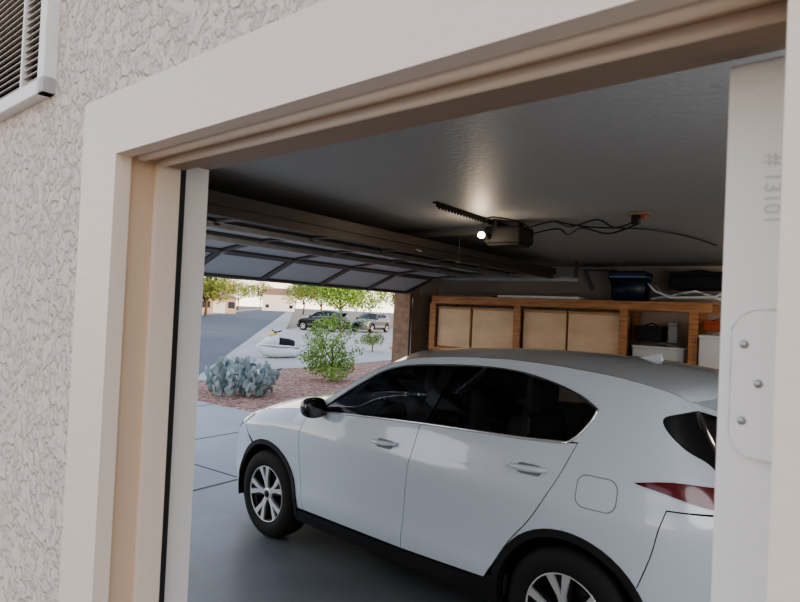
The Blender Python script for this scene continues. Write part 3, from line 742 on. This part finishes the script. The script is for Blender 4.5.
struct(prism('gravel_bed',[(-4.95,7.06),(-11.3,7.06),(-12.1,8.0),(-13.2,10.9),(-12.9,14),(-13.4,19),(-18.5,25),(-18,60),(-4.95,60)],-.12,-.02,'gravel'))
struct(prism('driveway',[(-13.2,11.0),(-12.9,14),(-13.4,19),(-18.5,25),(-20,50),(-46,50),LP(A0,24,-.15),LP(A0,1.5,-.15)],-.12,-.004,'walk'))
def canopy(blobs,n,size,m,parent,name='foliage'):
    vs=[];fs=[]
    tot=sum(b[3]*b[4]*b[5] for b in blobs)
    for b in blobs:
        k=int(n*b[3]*b[4]*b[5]/tot)
        for _ in range(k):
            while True:
                p=Vector([random.uniform(-1,1) for _ in range(3)])
                if .25<p.length<1: break
            if random.random()<.5: p=p.normalized()*random.uniform(.75,1.12)
            c=Vector((b[0]+p.x*b[3],b[1]+p.y*b[4],max(.0,b[2]+p.z*b[5])))
            a=Vector([random.gauss(0,1) for _ in range(3)]).normalized(); bb=a.orthogonal().normalized(); bb.rotate(Matrix.Rotation(random.random()*6.28,3,a))
            s=size*random.uniform(.6,1.3); i=len(vs)
            vs+= [c-a*s,c+bb*s*.4,c+a*s,c-bb*s*.4]; fs.append((i,i+1,i+2,i+3))
    o=mesh_obj(name,vs,fs,m,parent); return o
def tree(loc,h,r,m,name,label,cat,leafn=2500,size=.08,blobs=None,trunk=.12):
    x,y,z=loc; e=thing(name,label,cat,loc)
    bm=bmesh.new()
    tops=[]
    tube('',[(x,y,z-.05),(x+.03*h,y,z+h*.3),(x,y,z+h*.5)],[trunk,trunk*.8,trunk*.6],None,None,8,bm0=bm)
    for i in range(6):
        a=i*1.05+random.random()*.4; q=(x+math.cos(a)*r*.6,y+math.sin(a)*r*.6,z+h*random.uniform(.5,.85))
        tube('',[(x+.01,y,z+h*.3),((x+q[0])/2,(y+q[1])/2,z+h*.5),q],[trunk*.5,trunk*.35,trunk*.15],None,None,6,bm0=bm); tops.append(q)
    bm_obj('trunk',bm,'bark',e,True)
    bl=blobs or [(q[0],q[1],q[2],r*.55,r*.55,h*.24) for q in tops]+[(x,y,z+h*.75,r*.6,r*.6,h*.28)]
    canopy(bl,leafn,size,m,e); return e
bx0,by0=-10.35,11.6
bb=[(bx0+random.uniform(-.65,.65),by0+random.uniform(-.55,.55),random.uniform(.2,1.55),random.uniform(.12,.26),random.uniform(.12,.26),random.uniform(.12,.28)) for _ in range(34)]
bb+=[(bx0,by0,.7,.4,.4,.45),(bx0+.1,by0,.25,.4,.4,.25),(bx0+.15,by0,1.7,.10,.10,.25),(bx0-.3,by0-.1,1.6,.09,.09,.24)]
tree((bx0,by0,-.02),1.65,.72,'leaf','shrub','bright green leafy bush growing in red gravel','shrub',3600,.045,bb,trunk=.03)
x,y=pol(41.2,60); tree((x,y,-.02),5.8,4.2,'leaf','tree','spreading light green desert tree by a driveway','tree',7500,.15,trunk=.18)
x,y=pol(35.2,76); tree((x,y,-.02),5.2,3.0,'leafd','tree','olive green tree beside a tan house','tree',3000,.14)
tree((-16.3,20.9,-.02),.9,.5,'leafd','shrub','small round dark shrub in gravel','shrub',900,.05,trunk=.03)
for (az,d,h,r,m) in ((58.2,88,6.0,3.4,'leafy'),(55.9,72,6.0,3.0,'leafy'),(53.4,90,6.4,3.0,'leafd'),(52.2,160,9,5,'leafy'),(50.6,185,9,5,'leafd'),(60.5,66,5.2,3,'leafy'),(44.6,150,8,5,'leafd'),(43.0,115,7,4.5,'leafy'),(48.6,330,14,9,'leafy'),(45.4,300,12,8,'leafd')):
    x,y=pol(az,d); tree((x,y,-.1),h,r,m,'tree','distant leafy tree along the street' ,'tree',2000,.28 if d<200 else .5,trunk=.2)
pE=thing('prickly_pear','large grey-green prickly pear cactus in gravel','cactus',(-9.95,8.35,-.02))
vs=[];fs=[]
def pad(c,d,up,r):
    nrmv=d.normalized(); upv=(up-nrmv*up.dot(nrmv)).normalized(); sd=upv.cross(nrmv)
    k=len(vs);nu,nv=14,6
    for j in range(nv+1):
        b=-math.pi/2+math.pi*j/nv
        for i in range(nu):
            a=2*math.pi*i/nu
            wd=.78+.12*math.sin(a)
            vs.append(c+nrmv*(.10*r*math.sin(b))+ (sd*math.cos(a)*wd+upv*math.sin(a))*r*math.cos(b))
    for j in range(nv):
        for i in range(nu): fs.append((k+j*nu+i,k+j*nu+(i+1)%nu,k+(j+1)*nu+(i+1)%nu,k+(j+1)*nu+i))
for stem in range(50):
    a=random.uniform(0,6.283); rr=.66*math.sqrt(random.random())
    c=Vector((-9.95+rr*math.cos(a),8.35+rr*math.sin(a),.04)); lean=Vector((math.cos(a)*.55*rr,math.sin(a)*.55*rr,1)).normalized()
    for lv in range(3 if rr>.45 else 4):
        r_=random.uniform(.085,.115)
        up=(lean+Vector((random.gauss(0,.35),random.gauss(0,.35),0))).normalized()
        dd=Vector((random.gauss(0,1),random.gauss(0,1),random.gauss(0,.2)))
        c=c+up*r_*(.5 if lv==0 else .95)
        pad(c,dd,up,r_); c=c+up*r_*.75
        if random.random()<.6:
            u2=(up+Vector((random.gauss(0,.9),random.gauss(0,.9),0))).normalized(); pad(c+u2*.06,Vector((random.gauss(0,1),random.gauss(0,1),.2)),u2,.07)
mesh_obj('pads',vs,fs,'cactus',pE,True)
# white watercraft
mE=thing('personal_watercraft','low white watercraft with yellow accent parked by the sidewalk','watercraft',(-15.6,14.6,0))
mdir=Vector((.45,-.89,0)).normalized(); mdir.rotate(Matrix.Rotation(math.radians(-35),3,'Z')); mc=Vector((-15.9,14.9,-.004)); sv=Vector((-mdir.y,mdir.x,0))
def mp(a,b,c): return mc+mdir*a*.85+sv*b+Vector((0,0,c*1.1))
def hull(name,st_,m):
    vs=[];fs=[];n=14
    for (a,w_,z0,z1) in st_:
        for i in range(n):
            t=2*math.pi*i/n; cc=math.cos(t);s_=math.sin(t)
            vs.append(mp(a,w_*math.copysign(abs(cc)**.7,cc),(z0+z1)/2+(z1-z0)/2*math.copysign(abs(s_)**.8,s_)))
    for j in range(len(st_)-1):
        for i in range(n): fs.append((j*n+i,j*n+(i+1)%n,(j+1)*n+(i+1)%n,(j+1)*n+i))
    fs.append(tuple(range(n))[::-1]); fs.append(tuple(range((len(st_)-1)*n,len(st_)*n)))
    mesh_obj(name,vs,fs,m,mE,True)
hull('hull',[(-.9,.30,.0,.36),(-.5,.36,.0,.40),(.2,.36,.0,.44),(.6,.27,.06,.46),(.85,.12,.2,.46),(1.0,.03,.34,.42)],'whitepl')
hull('front_cowl',[(.0,.13,.38,.72),(.25,.20,.40,.78),(.55,.16,.42,.62),(.8,.06,.43,.50)],'whitepl')
hull('cowl_accent',[(.10,.10,.70,.79),(.25,.15,.70,.80),(.42,.10,.66,.74)],'yellow')
hull('seat',[(-.8,.12,.34,.56),(-.5,.15,.34,.62),(-.2,.14,.36,.64),(.03,.11,.38,.68)],'blackf')
tube('handlebar',[mp(.05,-.30,.88),mp(.10,0,.82),mp(.05,.30,.88)],.022,'blackf',mE); tube('steering_column',[mp(.22,0,.7),mp(.10,0,.83)],.04,'blackf',mE)
hull('bumper_strip',[(-.91,.31,.30,.34),(.2,.37,.35,.39),(.62,.28,.39,.42),(.96,.05,.39,.42)],'greyp')
def house(cx,cy,w,d,h,rh,rz,wm,label):
    e=thing('house',label,'house',(cx,cy,-.1),rz)
    c,s=math.cos(rz),math.sin(rz)
    T=lambda x,y,z:(cx+x*c-y*s,cy+x*s+y*c,z-.1)
    def ob(nm,a,b,m):
        vs=[T(x,y,z) for z in (a[2],b[2]) for (x,y) in ((a[0],a[1]),(b[0],a[1]),(b[0],b[1]),(a[0],b[1]))]
        mesh_obj(nm,vs,[(3,2,1,0),(4,5,6,7),(0,1,5,4),(1,2,6,5),(2,3,7,6),(3,0,4,7)],m,e)
    ob('house_wall',(-w/2,-d/2,0),(w/2,d/2,h),wm)
    o=.5; vs=[T(-w/2-o,-d/2-o,h),T(w/2+o,-d/2-o,h),T(w/2+o,d/2+o,h),T(-w/2-o,d/2+o,h),T(-w/2+d*.35,0,h+rh),T(w/2-d*.35,0,h+rh)]
    mesh_obj('roof',vs,[(3,2,1,0),(0,1,5,4),(2,3,4,5),(0,4,3),(1,2,5)],'hroof',e)
    for x in (-w*.35,w*.38): ob('window',(x-.6,-d/2-.04,1.0),(x+.6,-d/2+.01,2.2),'hwin')
    ob('garage_panel',(-w*.16,-d/2-.05,0),(w*.2,-d/2+.01,2.2),'whitepl')
x,y=pol(46.9,215); house(x,y,11,9,5.6,2.4,math.radians(47),'hwall2','white stucco house with tile roof at the street end')
x,y=pol(52.2,120); house(x,y,6,8,2.9,1.4,math.radians(50),'hwall','tan stucco house with low tile roof')
x,y=pol(54.9,118); house(x,y,7,8,2.9,1.4,math.radians(50),'hwall','tan stucco house beside leafy trees')
house(-15.0,50.5,16,10,3.2,1.6,math.radians(0),'hwall','tan stucco neighbouring house')
# ------------------------------------------------------------ LIGHT
w=bpy.data.worlds.new('world'); SC.world=w; w.use_nodes=True; nt=w.node_tree; bg=nt.nodes['Background']
tc=nt.nodes.new('ShaderNodeTexCoord'); sp=nt.nodes.new('ShaderNodeSeparateXYZ'); cr=nt.nodes.new('ShaderNodeValToRGB')
e=cr.color_ramp.elements; e[0].position=0; e[0].color=(2.0,1.75,1.35,1); e[1].position=.85; e[1].color=(.42,.55,.80,1)
x=e.new(.10); x.color=(1.25,1.15,1.0,1); x=e.new(.30); x.color=(.70,.77,.90,1)
nt.links.new(tc.outputs['Generated'],sp.inputs[0]); nt.links.new(sp.outputs[2],cr.inputs[0]); nt.links.new(cr.outputs[0],bg.inputs[0]); bg.inputs[1].default_value=1.65
def light(kind,name,loc,energy,col,size=.1,rot=None,sy=None):
    l=bpy.data.lights.new(name,kind); l.energy=energy; l.color=col
    o=bpy.data.objects.new(name,l); o.location=loc; COL.objects.link(o)
    if kind=='AREA': l.size=size; l.shape='RECTANGLE'; l.size_y=sy or size
    elif kind=='POINT': l.shadow_soft_size=size
    if rot:o.rotation_euler=rot
    return o
light('POINT','opener_bulb_light',(bx,by-.02,bz-.06),5,(1,.80,.56),.05)
light('POINT','garage_side_fill',(.85,1.5,1.8),50,(.92,.96,1.0),.55)  # unseen fill light added to brighten the car side and ceiling
light('POINT','garage_corner_fill',(-3.6,1.6,1.5),20,(.88,.94,1.0),.45)  # added fill behind the left jamb, no fixture, brightens the hood
light('POINT','garage_rear_fill',(.9,5.8,2.0),42,(1,.90,.78),.4)  # added warm fill without a fixture, for the far side of the garage
sun=light('SUN','low_sun',(20,0,10),4.5,(1,.70,.40)); sun.data.angle=.01
sun.rotation_euler=Vector((-1,-.02,-.08)).to_track_quat('-Z','Y').to_euler()
# ------------------------------------------------------------ CAMERA
f=600.;th=math.radians(35.5);r=math.radians(2.6);p=math.atan(10/600)
R=(Matrix.Rotation(th,3,'Z')@Matrix.Rotation(math.pi/2+p,3,'X')@Matrix.Rotation(r,3,'Z'))
cam=bpy.data.cameras.new('camera'); co=bpy.data.objects.new('camera',cam); COL.objects.link(co)
co.matrix_world=Matrix.Translation((0,0,1.85))@R.to_4x4()
cam.sensor_width=36; cam.lens=f/800*36; cam.clip_start=.02; cam.clip_end=900
cam.dof.use_dof=True; cam.dof.focus_distance=4.5; cam.dof.aperture_fstop=11
SC.camera=co
SC.view_settings.view_transform='AgX'
try: SC.view_settings.look='AgX - Medium High Contrast'
except Exception: pass
